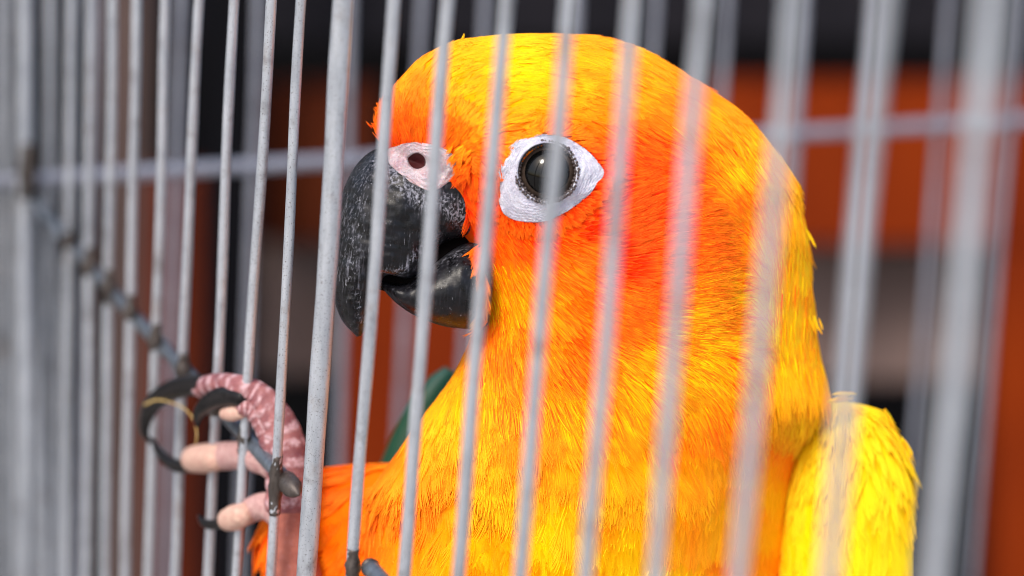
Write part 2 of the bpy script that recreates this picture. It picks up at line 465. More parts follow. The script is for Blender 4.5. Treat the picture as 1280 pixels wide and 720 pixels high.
# colour and feather direction, sampled over the bird's side
CS = [(475, 150, 245, 85, 10), (500, 120, 255, 150, 0), (540, 90, 255, 205, 0), (600, 70, 255, 198, 0), (560, 150, 255, 175, 0), (500, 170, 248, 68, 8), (540, 168, 248, 66, 8),
 (640, 110, 255, 208, 0), (700, 120, 255, 200, 0), (760, 90, 255, 175, 0), (620, 160, 255, 140, 0), (700, 148, 255, 88, 0), (760, 180, 253, 66, 0), (850, 140, 255, 150, 0),
 (830, 205, 252, 62, 0), (900, 180, 255, 150, 0), (880, 230, 255, 105, 0), (940, 210, 255, 185, 0), (980, 260, 250, 200, 0), (920, 280, 255, 150, 0), (850, 280, 255, 72, 2),
 (790, 300, 250, 62, 0), (790, 350, 246, 68, 0), (880, 330, 255, 100, 0), (940, 360, 252, 185, 0), (1000, 350, 250, 198, 0), (590, 250, 250, 66, 4), (600, 300, 250, 70, 4),
 (640, 290, 250, 74, 4), (640, 335, 255, 160, 0), (620, 380, 255, 165, 0), (690, 330, 252, 92, 0), (700, 385, 255, 160, 0), (720, 410, 255, 118, 0), (780, 400, 250, 92, 0),
 (630, 440, 248, 135, 0), (680, 460, 250, 135, 0), (640, 480, 240, 125, 0), (800, 450, 255, 185, 0), (870, 430, 255, 192, 0), (900, 400, 255, 185, 0), (960, 440, 252, 200, 0),  # darker point under the beak: chin shade put into the colour
 (760, 520, 255, 178, 0), (850, 520, 252, 165, 0), (940, 540, 252, 180, 0), (1000, 480, 250, 205, 0), (1012, 430, 250, 208, 0), (1005, 300, 250, 208, 0), (985, 400, 252, 205, 0), (975, 330, 252, 200, 0), (690, 515, 255, 165, 0), (570, 470, 250, 190, 0), (600, 520, 255, 195, 0),
 (600, 620, 255, 208, 0), (700, 620, 255, 208, 0), (660, 640, 255, 192, 0), (800, 640, 255, 204, 0), (880, 620, 255, 178, 0), (960, 620, 255, 182, 0), (960, 700, 255, 160, 0),
 (985, 560, 245, 125, 0), (540, 560, 255, 165, 0), (520, 620, 255, 135, 0), (560, 680, 255, 165, 0), (430, 610, 255, 105, 0), (420, 680, 255, 118, 0), (370, 650, 255, 120, 0), (470, 600, 255, 115, 0), (500, 700, 255, 150, 0),  # first point: shadow gap beside the wing painted as redder colour
 (700, 800, 255, 190, 0), (900, 850, 255, 165, 0), (560, 850, 255, 150, 0)]
CS = np.array([(x, y, *lin((r_, g_, b_))) for x, y, r_, g_, b_ in CS])
FS = np.array([(470, 160, -.7, -.7), (500, 115, -.1, -1), (530, 82, .55, -.8), (600, 62, 1, -.25), (520, 160, .1, -1), (560, 160, .5, -.9), (560, 110, .7, -.6), (640, 150, 1, -.15), (700, 100, 1, .02), (800, 120, 1, .22), (880, 150, .9, .45), (940, 200, .7, .7),
 (980, 280, .4, .9), (1000, 400, .15, 1), (590, 220, .3, .9), (580, 270, .2, 1), (600, 320, .1, 1), (610, 400, -.1, 1), (650, 300, .5, .85), (700, 320, .85, .5), (780, 290, 1, -.3), (790, 335, 1, 0), (765, 250, 1, -.45), (830, 260, 1, -.4),
 (770, 180, .9, .5), (720, 150, 1, .1), (870, 300, 1, -.05), (900, 260, .85, .5), (870, 380, 1, -.1), (900, 420, 1, .15), (700, 370, .7, .7), (760, 390, .87, .5), (650, 400, .3, 1), (700, 450, .6, .8), (800, 440, .83, .55), (900, 480, .72, .7),
 (760, 520, .45, .9), (850, 540, .45, .9), (950, 500, .4, .9), (640, 500, .1, 1), (700, 600, .05, 1), (600, 600, -.1, 1), (900, 600, .1, 1), (500, 650, -.3, .9), (430, 640, -.7, .5), (360, 660, -.6, .8), (700, 900, .1, 1)])
def rbf(T, x, y, sg):
    out = np.zeros((len(x), T.shape[1] - 2))
    for a in range(0, len(x), 20000):
        dx = x[a:a + 20000, None] - T[None, :, 0]; dy = y[a:a + 20000, None] - T[None, :, 1]
        q = (dx * dx + dy * dy); w_ = np.exp(-q / (2 * sg * sg)) + 1e-9 + 1e-3 / (1 + (q / 900.0) ** 2)
        out[a:a + 20000] = (w_ @ T[:, 2:]) / w_.sum(1)[:, None]
    return out
def vnoise(x, y, sc, seed):
    r_ = np.random.default_rng(seed); G = r_.uniform(-1, 1, (64, 64))
    x = x / sc + 500; y = y / sc + 500; i = np.floor(x).astype(int); j = np.floor(y).astype(int); f = x - i; g = y - j
    f = f * f * (3 - 2 * f); g = g * g * (3 - 2 * g)
    a = G[i % 64, j % 64]; b2 = G[(i + 1) % 64, j % 64]; c2 = G[i % 64, (j + 1) % 64]; d2 = G[(i + 1) % 64, (j + 1) % 64]
    return (a * (1 - f) + b2 * f) * (1 - g) + (c2 * (1 - f) + d2 * f) * g
def plume_tone(x, y):
    x = np.asarray(x, float); y = np.asarray(y, float)
    xx = x + 12 * vnoise(x, y, 26, 3); yy = y + 12 * vnoise(x, y, 26, 4)
    c = rbf(CS, xx, yy, 31)
    k = 1 + .22 * vnoise(x * .6, y, 13, 5) + .20 * vnoise(x, y, 42, 6)
    c[:, 1] = np.clip(c[:, 1] * k * .74, .018, .50)
    c[:, 0] = np.clip(c[:, 0] * .95, 0, .93); c[:, 2] = c[:, 2] * .25
    return c

def set_col(me, c):
    a = me.color_attributes.new('col', 'FLOAT_COLOR', 'POINT')
    a.data.foreach_set('color', np.column_stack([c, np.ones(len(c))]).astype(np.float32).ravel())

ROWS = np.array([(43, 655, 690, 8), (46, 612, 742, 40), (56, 560, 785, 72), (76, 524, 828, 98), (100, 500, 868, 118), (130, 478, 912, 136), (160, 472, 944, 147), (190, 484, 968, 154), (220, 515, 988, 158),
 (260, 548, 1000, 161), (300, 574, 1008, 163), (350, 590, 1013, 166), (400, 594, 1018, 170), (440, 582, 1024, 175), (480, 560, 1032, 182), (520, 530, 1022, 188), (560, 502, 1000, 194), (600, 476, 990, 200),
 (660, 462, 982, 208), (720, 455, 978, 216), (800, 458, 975, 225), (900, 480, 990, 235), (1000, 520, 970, 200), (1100, 570, 940, 150), (1160, 620, 900, 90), (1195, 700, 830, 25)], float)
midx = (ROWS[:, 1] + ROWS[:, 2]) / 2
A = np.column_stack([ROWS[:, 1], ROWS[:, 0]]); B = np.column_stack([ROWS[:, 2], ROWS[:, 0]])
Dm = md(midx) + np.interp(ROWS[:, 0], [0, 240, 720, 1200], [0, 0, 125, 200])
Vb, Fb = loft(A, B, ROWS[:, 3], Dm, 150, 96, .92)
Vb[:, 2] += (Vb[:, 0] - np.interp(Vb[:, 1], ROWS[:, 0], midx)) * .22     # turned about the upright axis
# slightly lumpy plumage masses
Vb[:, 2] += 5 * vnoise(Vb[:, 0], Vb[:, 1], 55, 21)
body_me = mesh('body', W(Vb), Fb); set_col(body_me, plume_tone(Vb[:, 0], Vb[:, 1]))
body = link('body', body_me, M_down, bird)

TH_A = [(600, 560), (540, 578), (490, 580), (440, 582), (402, 588), (366, 606), (338, 640), (322, 668)]
TH_B = [(660, 840), (600, 830), (540, 820), (480, 806), (430, 790), (385, 765), (350, 735), (330, 705)]
Vt, Ft = loft(TH_A, TH_B, [120, 112, 104, 92, 82, 66, 44, 14], [270, 275, 280, 285, 290, 290, 290, 290], 60, 48, .9)
th_me = mesh('thigh', W(Vt), Ft); set_col(th_me, plume_tone(Vt[:, 0], Vt[:, 1]))
thigh = link('thigh', th_me, M_down, bird)

WN = [(1040, 500, 1062, 14), (1018, 506, 1086, 36), (1001, 522, 1106, 50), (990, 550, 1122, 60), (980, 590, 1133, 68), (974, 640, 1138, 72), (970, 700, 1140, 74), (966, 800, 1134, 72), (966, 900, 1122, 60), (975, 1000, 1090, 40), (1000, 1090, 1050, 12)]
Vw, Fw = loft([(a, b_) for a, b_, c_, t_ in WN], [(c_, b_ + 4) for a, b_, c_, t_ in WN], [q[3] for q in WN], [q_ + 165 for q_ in (105, 100, 96, 92, 90, 90, 92, 100, 110, 125, 140)], 60, 40, .85)
def wing_col(x, y):
    base = np.array(lin((255, 222, 4))) * .93; c = np.tile(base, (len(x), 1))
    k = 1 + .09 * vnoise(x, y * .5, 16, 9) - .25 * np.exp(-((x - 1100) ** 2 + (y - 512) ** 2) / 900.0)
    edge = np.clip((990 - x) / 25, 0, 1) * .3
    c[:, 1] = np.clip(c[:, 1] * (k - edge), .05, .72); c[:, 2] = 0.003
    return c
wg_me = mesh('wing', W(Vw), Fw); set_col(wg_me, wing_col(Vw[:, 0], Vw[:, 1]))
wing = link('wing', wg_me, M_down, bird, label='bright yellow near wing')

# far wing edge, teal to green
b = NB('teal green flight feather'); sx = b.n('ShaderNodeSeparateXYZ'); b.l(b.co, sx.inputs[0])
zr = b.n('ShaderNodeMapRange'); pT, pB = W([553, 462, 260])[2], W([480, 572, 260])[2]
zr.inputs[1].default_value = pB; zr.inputs[2].default_value = pT; b.l(sx.outputs['Z'], zr.inputs[0])
b.set(base=b.ramp(zr.outputs[0], [(0, (.006, .05, .022)), (.55, (.006, .06, .05)), (1, (.02, .13, .22))]), rough=.5, spec=.3)
M_teal = b.m
Vf, Ff = loft([(556, 458), (534, 474), (512, 502), (494, 535), (478, 572), (462, 620), (455, 680)], [(570, 466), (560, 492), (545, 530), (530, 570), (520, 610), (515, 660), (512, 700)], [6, 14, 20, 24, 26, 24, 12], [460] * 7, 40, 24)
link('far_wing', mesh('far_wing', W(Vf), Ff), M_teal, bird, label='teal and green edge of the far wing')

# ---- beak
UA = [(530, 176), (498, 180), (468, 187), (447, 204), (433, 228), (422, 260), (416.5, 300), (415, 340), (418, 374), (428, 401), (446, 421)]
UB = [(606, 280), (594, 292), (576, 297), (556, 304), (538, 318), (531, 338), (512, 350), (484, 344), (470, 372), (461, 402), (451, 420)]
UT = [84, 84, 82, 78, 73, 67, 59, 49, 38, 24, 5]
bd = [55, 50, 44, 38, 34, 30, 27, 24, 22, 20, 20]
Vu, Fu = loft(UA, UB, UT, bd, 150, 110, .85)
# flaky cutting edge and growth lines
nn = rng.normal(0, 1, len(Vu))
Vu[:, 2] += 1.6 * vnoise(Vu[:, 0], Vu[:, 1], 14, 31) + 1.2 * vnoise(Vu[:, 0] * .4, Vu[:, 1], 5, 32)
def seg(x, y, P_, wd):
    d = np.full(len(x), 1e9)
    for (x1, y1), (x2, y2) in zip(P_[:-1], P_[1:]):
        t_ = np.clip(((x - x1) * (x2 - x1) + (y - y1) * (y2 - y1)) / ((x2 - x1) ** 2 + (y2 - y1) ** 2), 0, 1)
        d = np.minimum(d, np.hypot(x - x1 - t_ * (x2 - x1), y - y1 - t_ * (y2 - y1)))
    return np.exp(-(d / wd) ** 2)
def powder_sheen(me, V_):  # dry powder, plus the sheen along the culmen painted as a pale band
    x, y = V_[:, 0], V_[:, 1]
    p_ = 1.0 * seg(x, y, [(478, 205), (498, 226), (530, 250), (560, 258)], 15) + .42 * seg(x, y, [(455, 225), (440, 270), (436, 320)], 17) \
        + .9 * seg(x, y, [(480, 342), (505, 338), (520, 318), (545, 296)], 7) + .8 * seg(x, y, [(572, 262), (584, 285)], 12) + .7 * seg(x, y, [(446, 360), (450, 400)], 6) \
        + .7 * seg(x, y, [(530, 344), (550, 328), (580, 310)], 6) + .5 * seg(x, y, [(430, 350), (450, 330)], 9)
    p_ = np.clip(p_ + .15 * vnoise(x, y, 14, 44), 0, 1)
    a = me.attributes.new('powder', 'FLOAT', 'POINT'); a.data.foreach_set('value', p_.astype(np.float32)); return me
link('upper_beak', powder_sheen(mesh('upper_beak', W(Vu), Fu), Vu), M_beak, bird, label='black hooked upper beak with white scuffs')
LA = [(606, 294), (592, 300), (574, 306), (551, 321), (530, 340), (510, 352), (490, 353), (474, 351)]
LB = [(610, 406), (597, 411), (580, 411), (556, 408), (531, 400), (509, 389), (489, 373), (474, 355)]
Vl, Fl = loft(LA, LB, [66, 66, 66, 62, 56, 46, 32, 6], [52, 48, 44, 40, 36, 32, 29, 27], 110, 90, .85)
Vl[:, 2] += 1.5 * vnoise(Vl[:, 0], Vl[:, 1], 9, 33)
link('lower_beak', powder_sheen(mesh('lower_beak', W(Vl), Fl), Vl), M_beak, bird, label='black lower beak')
Vm, Fm = loft([(620, 275), (580, 285), (545, 300), (515, 325), (466, 336)], [(620, 380), (580, 360), (545, 360), (512, 372), (474, 362)], [30, 30, 28, 24, 12], [60, 54, 44, 34, 30], 30, 24)
link('mouth', mesh('mouth', W(Vm), Fm), M_mouth, bird)

# ---- nearest-surface lookup in px space
VV, FF = join([(Vb, Fb), (Vu, Fu)])
bvh = BVHTree.FromPolygons([Vector(v) for v in VV], [tuple(int(i) for i in f) for f in FF])
def surf(x, y, R=0):
    r_ = bvh.ray_cast(Vector((x, y, -4000)), Vector((0, 0, 1)))
    return r_[0].z if r_[0] is not None else md(x)
def polar_patch(cx, cy, outline, r_in, nr, na, hfun, th=8):
    """skin patch over the head surface: rings from radius r_in to the outline; hfun(t, ang) is the height above it"""
    O = np.asarray(outline, float); ang = np.linspace(0, 2 * math.pi, na, endpoint=False)
    # outline radius per angle by ray/segment intersection
    rad = []
    for a in ang:
        dx, dy = math.cos(a), math.sin(a); best = 0
        for p, q in zip(O, np.roll(O, -1, 0)):
            ex, ey = q - p; den = dx * ey - dy * ex
            if abs(den) < 1e-9: continue
            t = ((p[0] - cx) * ey - (p[1] - cy) * ex) / den; u = ((p[0] - cx) * dy - (p[1] - cy) * dx) / den
            if t > 0 and -1e-6 <= u <= 1.000001: best = max(best, t)
        rad.append(best)
    rad = np.array(rad); k = np.ones(5) / 5
    rad = np.convolve(np.r_[rad[-2:], rad, rad[:2]], k, 'valid')
    V = []
    base = np.array([[0.0] * na for _ in range(nr)])
    for i in range(nr):
        t = i / (nr - 1)
        for j in range(na):
            rr = r_in + (rad[j] - r_in) * t
            x, y = cx + rr * math.cos(ang[j]), cy + rr * math.sin(ang[j])
            base[i, j] = surf(x, y)
            V.append([x, y, 0])
    V = np.array(V)
    for _ in range(3):   # calm the base
        base = (base + np.roll(base, 1, 1) + np.roll(base, -1, 1)) / 3
    V[:, 2] = (base - np.array([[hfun(i / (nr - 1), a) for a in ang] for i in range(nr)])).ravel()
    F = [(i * na + j, (i + 1) * na + j, (i + 1) * na + (j + 1) % na, i * na + (j + 1) % na) for i in range(nr - 1) for j in range(na)]
    return V, F, base
EX, EY, ER = 684, 215, 35.5
EYE_OUT = [(759, 217), (748, 228), (738, 243), (722, 256), (704, 268), (684, 277), (664, 279), (645, 277), (628, 269), (622, 250), (621, 225), (626, 200), (636, 183), (650, 171), (668, 167), (690, 168), (708, 172), (724, 180), (737, 190), (749, 203)]
def eh(t, a):
    w_ = (1.0 * math.sin(24 * t + 2.2 * math.sin(3 * a) + 1.7 * math.sin(7 * a + 1)) * (.6 + .4 * math.sin(5 * a + 2)) * max(0, 1 - 1.1 * t))
    w_ += .6 * math.sin(57 * t + 4.5 * math.sin(5 * a) + 2 * math.sin(13 * a)) + .9 * math.sin(31 * a + 9 * math.sin(6 * t + a)) * t
    lump = 1.6 * math.sin(9 * a + 5 * t) * t
    rim = 12 * (1 - t) ** 1.3 + 2.5
    return rim * (1 if t > .02 else .8) + w_ + lump - (9 if t > .97 else 0)
Ve, Fe, eb = polar_patch(EX, EY, EYE_OUT, ER + 1, 34, 160, eh)
ring = link('eye_ring', mesh('eye_ring', W(Ve), Fe), M_skin, bird, label='bare white wrinkled skin around the eye')
zc = float(eb[0].mean())
# eyeball with pupil and iris
def cap(r0_, r1_, Rs, zoff, na=64, nr=12):
    V = []; F = []
    for i in range(nr):
        r_ = r0_ + (r1_ - r0_) * i / (nr - 1)
        for j in range(na):
            a = 2 * math.pi * j / na
            V.append((EX + r_ * math.cos(a), EY + r_ * math.sin(a), zc + zoff - math.sqrt(max(0, Rs * Rs - r_ * r_)) + Rs))
    for i in range(nr - 1):
        for j in range(na): F.append((i * na + j, (i + 1) * na + j, (i + 1) * na + (j + 1) % na, i * na + (j + 1) % na))
    return np.array(V), F
Vp, Fp = sph((EX, EY, zc + 25), 43.5, 64, 40)
eye = link('eye', mesh('eye', W(Vp), Fp), M_pupil, bird, label='glossy black eye')
Vi = []; Fi = []
na = 96; nr = 8
for i in range(nr):
    r_ = 28 + (40 - 28) * i / (nr - 1)
    for j in range(na):
        a = 2 * math.pi * j / na
        Vi.append((EX + r_ * math.cos(a), EY + r_ * math.sin(a), zc + 25 - math.sqrt(max(1, 44.0 ** 2 - r_ * r_)) - .12))
for i in range(nr - 1):
    for j in range(na): Fi.append((i * na + j, i * na + (j + 1) % na, (i + 1) * na + (j + 1) % na, (i + 1) * na + j))
link('iris', mesh('iris', W(np.array(Vi)), Fi), M_iris, eye)
beads = []
for q in range(2):
    nb = 54 if q == 0 else 46
    for j in range(nb):
        a = 2 * math.pi * (j + .5 * q) / nb + random.uniform(-.03, .03)
        r_ = ER + (3.4 if q == 0 else -.4) + random.uniform(-.8, .8)
        beads.append(sph((EX + r_ * math.cos(a), EY + r_ * math.sin(a), zc - (12.5 if q == 0 else 9.5)), random.uniform(1.7, 2.6), 8, 6))
V, F = join(beads)
link('eyelid_beads', mesh('eyelid_beads', W(V), F), M_lid, eye, kind='stuff')
# eyelid torus under the beads
P = [(EX + (ER + 1.6) * math.cos(a), EY + (ER + 1.6) * math.sin(a), zc - 8) for a in np.linspace(0, 2 * math.pi, 80)]
Vq, Fq = tube_px(np.array(P), np.ones(80) * 2.8, 160, 10)
link('eyelid', mesh('eyelid', W(Vq), Fq), M_lid, eye)

# ---- cere with its nostril
CE_OUT = [(483, 186), (500, 180), (520, 177), (545, 181), (560, 188), (572, 197), (578, 208), (570, 219), (560, 229), (548, 238), (538, 240), (526, 235), (514, 229), (498, 216), (484, 203)]
def ch(t, a):
    e = 6 * (1 - t ** 1.6) + 1.5
    if t < .10: e -= (1 - t / .10) ** .7 * 9
    return e + 1.3 * math.sin(23 * t + 3 * math.sin(4 * a)) * t + .8 * math.sin(11 * a) * t - (4 if t > .96 else 0)
Vc, Fc, cb = polar_patch(521, 201, CE_OUT, 9, 26, 96, ch)
cere = link('cere', mesh('cere', W(Vc), Fc), M_cere, bird, label='pink and white skin above the beak')
zn = float(cb[0].mean())
Vn, Fn, _ = polar_patch(521, 201, [(521 + 13 * math.cos(a), 201 + 13 * math.sin(a)) for a in np.linspace(0, 2 * math.pi, 24, endpoint=False)], .1, 8, 32, lambda t, a: .8 - 1.5 * (1 - t))
Vn[:, 2] -= 1.4
link('nostril', mesh('nostril', W(Vn), Fn), M_nostril, cere)

# ---- plumage made of real barbs, in overlapping little feathers
def tri_sample(V, F, n, wfun):
    T = []
    for f in F:
        T.append((f[0], f[1], f[2]))
        if len(f) == 4: T.append((f[0], f[2], f[3]))
    T = np.array(T); a, b2, c2 = V[T[:, 0]], V[T[:, 1]], V[T[:, 2]]
    N = np.cross(b2 - a, c2 - a); ar = np.linalg.norm(N, axis=1) + 1e-9
    vn = np.zeros_like(V)
    for k in range(3): np.add.at(vn, T[:, k], N)
    ctr = (a + b2 + c2) / 3
    w_ = ar * wfun(ctr, N / ar[:, None]); w_ /= w_.sum()
    i = rng.choice(len(T), n, p=w_)
    u = rng.random((n, 2)); s_ = u.sum(1) > 1; u[s_] = 1 - u[s_]
    p = a[i] + (b2 - a)[i] * u[:, :1] + (c2 - a)[i] * u[:, 1:]
    q = vn[T[i, 0]] * (1 - u.sum(1))[:, None] + vn[T[i, 1]] * u[:, :1] + vn[T[i, 2]] * u[:, 1:]
    q /= np.linalg.norm(q, axis=1)[:, None] + 1e-9
    cen = V.mean(0)
    return p, q
def orient(p, nrm, axis_fn):
    s_ = np.sign(np.einsum('ij,ij->i', nrm, p - axis_fn(p))); s_[s_ == 0] = 1
    return nrm * s_[:, None]
def plumage(name, p, nrm, Ln, rad, nbarb, colfn, flow=None, fan=20, lift=.10, parent=bird, npt=5, tipcut=.35, var=1.0, jit=7):
    n = len(p)
    fl = rbf(FS, p[:, 0], p[:, 1], 34) if flow is None else flow(p)
    fl3 = np.column_stack([fl, np.zeros(n)])
    fl3 /= np.linalg.norm(fl3, axis=1)[:, None] + 1e-9
    # jitter of the whole feather
    t = fl3 - nrm * np.einsum('ij,ij->i', fl3, nrm)[:, None]; t /= np.linalg.norm(t, axis=1)[:, None] + 1e-9
    s = np.cross(nrm, t)
    ja = rng.normal(0, RAD(jit), n); t, s = t * np.cos(ja)[:, None] + s * np.sin(ja)[:, None], s * np.cos(ja)[:, None] - t * np.sin(ja)[:, None]
    Lf = Ln * rng.uniform(.75, 1.25, n) ; base = colfn(p[:, 0], p[:, 1])
    fcol = base * np.column_stack([np.ones(n), 1 + rng.normal(0, .06, n) * np.clip(var, 0, 1), np.ones(n)])
    lf = lift * rng.uniform(.5, 1.5, n); bend = rng.normal(0, .014 * jit, n)
    K = nbarb
    al = np.linspace(-1, 1, K)[None] + rng.normal(0, .06, (n, K))
    Lb = Lf[:, None] * (1 - tipcut * np.abs(al) ** 1.8) * rng.uniform(.85, 1.06, (n, K))
    ang = al * RAD(fan)
    sv = np.linspace(0, 1, npt)
    X = np.zeros((n, K, npt, 3))
    for q, s_ in enumerate(sv):
        fwd_ = Lb * s_ * np.cos(ang)
        side = Lb * (np.sin(ang) * (s_ - .35 * s_ * s_) + bend[:, None] * s_ * s_)
        hgt = Lb * (lf[:, None] * s_ - .06 * s_ * s_) + .6
        X[:, :, q] = p[:, None] + t[:, None] * fwd_[..., None] + s[:, None] * side[..., None] + nrm[:, None] * hgt[..., None]
    tot = n * K; var = np.ones(n) * var; vv = var[:, None]
    kc = 1 + rng.normal(0, .27, (n, K)) * vv
    kv = 1 - .38 * vv * (rng.random((n, K)) < .16)
    C = np.repeat(fcol[:, None], K, 1).reshape(n, K, 3)
    C = C * np.stack([.93 + .07 * kv, kc * kv, kv], -1)
    C[..., 0] = np.clip(C[..., 0], 0, .92); C[..., 1] = np.clip(C[..., 1], .02, .62); C[..., 2] = np.clip(C[..., 2], 0, .5)
    hc = bpy.data.hair_curves.new(name); hc.add_curves([npt] * tot)
    hc.attributes['position'].data.foreach_set('vector', W(X.reshape(-1, 3)).astype(np.float32).ravel())
    ra = hc.attributes.get('radius') or hc.attributes.new('radius', 'FLOAT', 'POINT')
    prof = np.array([1, 1, .95, .8, .35]) if npt == 5 else np.linspace(1, .3, npt)
    R = (rad if np.ndim(rad) else np.ones(n) * rad)
    R = np.repeat(R, K)[:, None] * prof[None]
    ra.data.foreach_set('value', (R * PX).astype(np.float32).ravel())
    ca = hc.attributes.new('col', 'FLOAT_COLOR', 'CURVE')
    ca.data.foreach_set('color', np.column_stack([C.reshape(-1, 3), np.ones(tot)]).astype(np.float32).ravel())
    return link(name, hc, M_plume, parent, kind='stuff')

BEAKP = UA[1:] + UB[::-1][:-1]
def shrink(P_, cx, cy, d):
    return [(x - (x - cx) / math.hypot(x - cx, y - cy) * d, y - (y - cy) / math.hypot(x - cx, y - cy) * d) for x, y in P_]
BARE = [shrink(EYE_OUT, EX, EY, 5), shrink(CE_OUT, 521, 201, 3), [(455, 188), (530, 184), (592, 290), (596, 415), (470, 420), (400, 340)]]
def bare(p, sh=0):
    near = p[:, 2] < md(p[:, 0]) + 40
    m_ = np.zeros(len(p), bool)
    for P_ in BARE: m_ |= in_poly(p[:, 0], p[:, 1], P_)
    return m_
body_axis = lambda p: np.column_stack([np.interp(p[:, 1], ROWS[:, 0], midx), np.clip(p[:, 1], 190, 1000), np.interp(p[:, 1], ROWS[:, 0], Dm)])
def nrm_body(p, q): return orient(p, q, body_axis)
def vis(N, z): return np.where(z < np.inf, 1, 1)

# head
p, q = tri_sample(Vb, Fb, 15500, lambda c, N: np.clip((640 - c[:, 1]) / 150, 0, 1) * np.where(c[:, 2] > md(c[:, 0]) + 40, .25, 1.0))
q = nrm_body(p, q); k = ~bare(p); p, q = p[k], q[k]; HEADP = (p, q)
Ln = 26 + 16 * np.clip((p[:, 1] - 180) / 300, 0, 1) + 6 * (p[:, 0] > 850)
Ln = np.where((p[:, 0] < 640) & (p[:, 1] < 300), 20, Ln)
near_eye = np.hypot((p[:, 0] - 688) / 1.15, p[:, 1] - 222) < 75
Ln = np.where(near_eye, 17, Ln)
plumage('head_plumage', p, q, Ln * 1.1, .50, 12, plume_tone, fan=15, lift=.035, var=np.where((p[:, 1] < 165) | (p[:, 0] > 930) | (p[:, 1] > 500), .45, 1.0))
# long guard feathers low on the head and nape
p, q = tri_sample(Vb, Fb, 1500, lambda c, N: np.clip((600 - c[:, 1]) / 150, 0, 1) * (1 - .6 * (c[:, 2] > md(c[:, 0]) + 40)))
q = nrm_body(p, q); k = ~bare(p) & ~((p[:, 0] < 660) & (p[:, 1] < 420)) & (np.hypot((p[:, 0] - 688) / 1.15, p[:, 1] - 222) > 84); p, q = p[k], q[k]
plumage('guard_plumage', p, q, np.ones(len(p)) * 38, .50, 9, plume_tone, fan=10, lift=.045, jit=5)
# fine parallel filaments over the cheek and neck
p, q = tri_sample(Vb, Fb, 6500, lambda c, N: ((c[:, 1] > 150) & (c[:, 0] > 600)) * np.clip((570 - c[:, 1]) / 100, 0, 1) * np.clip((c[:, 1] - 150) / 110, .04, 1) * np.clip((985 - c[:, 0]) / 60, .1, 1) * (c[:, 2] < md(c[:, 0]) + 30))
q = nrm_body(p, q); k = ~bare(p) & (np.hypot((p[:, 0] - 688) / 1.15, p[:, 1] - 222) > 80); p, q = p[k], q[k]
p = p + q * 1.5
plumage('cheek_filaments', p, q, np.ones(len(p)) * 34, .48, 7, lambda x, y: plume_tone(x, y) * np.array([1, 1.12, 1]), fan=10, lift=.035, var=1.5, jit=3.5)
# short feathers that run over the edge of the beak, the cere and the bare skin
bvl = BVHTree.FromPolygons([Vector(v) for v in join([(Vb, Fb), (Vu, Fu), (Vl, Fl)])[0]], [tuple(int(i) for i in f) for f in join([(Vb, Fb), (Vu, Fu), (Vl, Fl)])[1]])
def ray_pts(xs, ys):
    P_, N_ = [], []
    for x, y in zip(xs, ys):
        r_ = bvl.ray_cast(Vector((x, y, -4000)), Vector((0, 0, 1)))
        if r_[0] is None: continue
        n_ = np.array(r_[1]); n_ = -n_ if n_[2] > 0 else n_
        P_.append(r_[0][:]); N_.append(n_)
    return np.array(P_), np.array(N_)
n_ = 1100
yy_ = rng.uniform(212, 425, n_)
edge_ = np.interp(yy_, [212, 225, 240, 262, 290, 310, 350, 400, 425], [584, 580, 575, 580, 588, 594, 600, 600, 592])
xx_ = edge_ + 3 + rng.random(n_) ** 1.2 * 50
p, q = ray_pts(xx_, yy_)
k = ~in_poly(p[:, 0], p[:, 1], BARE[0]) & ~in_poly(p[:, 0], p[:, 1], BARE[1]); p, q = p[k], q[k]
plumage('face_plumage', p, q, np.ones(len(p)) * 26, .40, 13, plume_tone, flow=lambda p: np.column_stack([-.12 + .3 * (p[:, 1] < 300), np.ones(len(p))]), fan=14, lift=.10)
n_ = 420
xx_ = rng.uniform(480, 585, n_); top_ = np.interp(xx_, [466, 483, 500, 520, 545, 560, 572, 590], [186, 186, 181, 179, 182, 188, 196, 206])
p, q = ray_pts(xx_, top_ - rng.random(n_) * 26 + 2); k = np.hypot(p[:, 0] - 521, p[:, 1] - 201) > 19; p, q = p[k], q[k]
plumage('forehead_plumage', p, q, np.ones(len(p)) * 24, .40, 12, plume_tone, fan=22, lift=.16)
p, q = ray_pts(rng.uniform(550, 592, 110), rng.uniform(180, 222, 110)); k = p[:, 0] > np.interp(p[:, 1], [180, 200, 240], [564, 572, 574]); p, q = p[k] + q[k] * 4, q[k]
plumage('lore_plumage', p, q, np.ones(len(p)) * 17, .42, 9, plume_tone, flow=lambda p: np.column_stack([-.5 + .25 * np.sin(p[:, 1]), np.ones(len(p)) * .8]), fan=22, lift=.12)
# ragged edge of small feathers round the bare eye skin
a_ = rng.uniform(0, 2 * math.pi, 620); O_ = np.array(EYE_OUT, float); oa = np.arctan2(O_[:, 1] - EY, O_[:, 0] - EX); oi = np.argsort(oa)
orad = np.interp(a_, oa[oi], np.hypot(O_[oi, 0] - EX, O_[oi, 1] - EY), period=2 * math.pi) + rng.uniform(-3, 9, 620)
p, q = ray_pts(EX + orad * np.cos(a_), EY + orad * np.sin(a_)); p = p + q * 3.0
def eflow(p):
    f_ = rbf(FS, p[:, 0], p[:, 1], 34); f_ /= np.linalg.norm(f_, axis=1)[:, None]
    o_ = np.column_stack([p[:, 0] - EX, p[:, 1] - EY]); o_ /= np.linalg.norm(o_, axis=1)[:, None]
    dt = (f_ * o_).sum(1)
    return f_ + (dt > -.3)[:, None] * .9 * o_
plumage('lash_plumage', p, q, np.where(p[:, 0] < 668, 12., 16.), .40, 11, plume_tone, flow=eflow, fan=20, lift=.07)
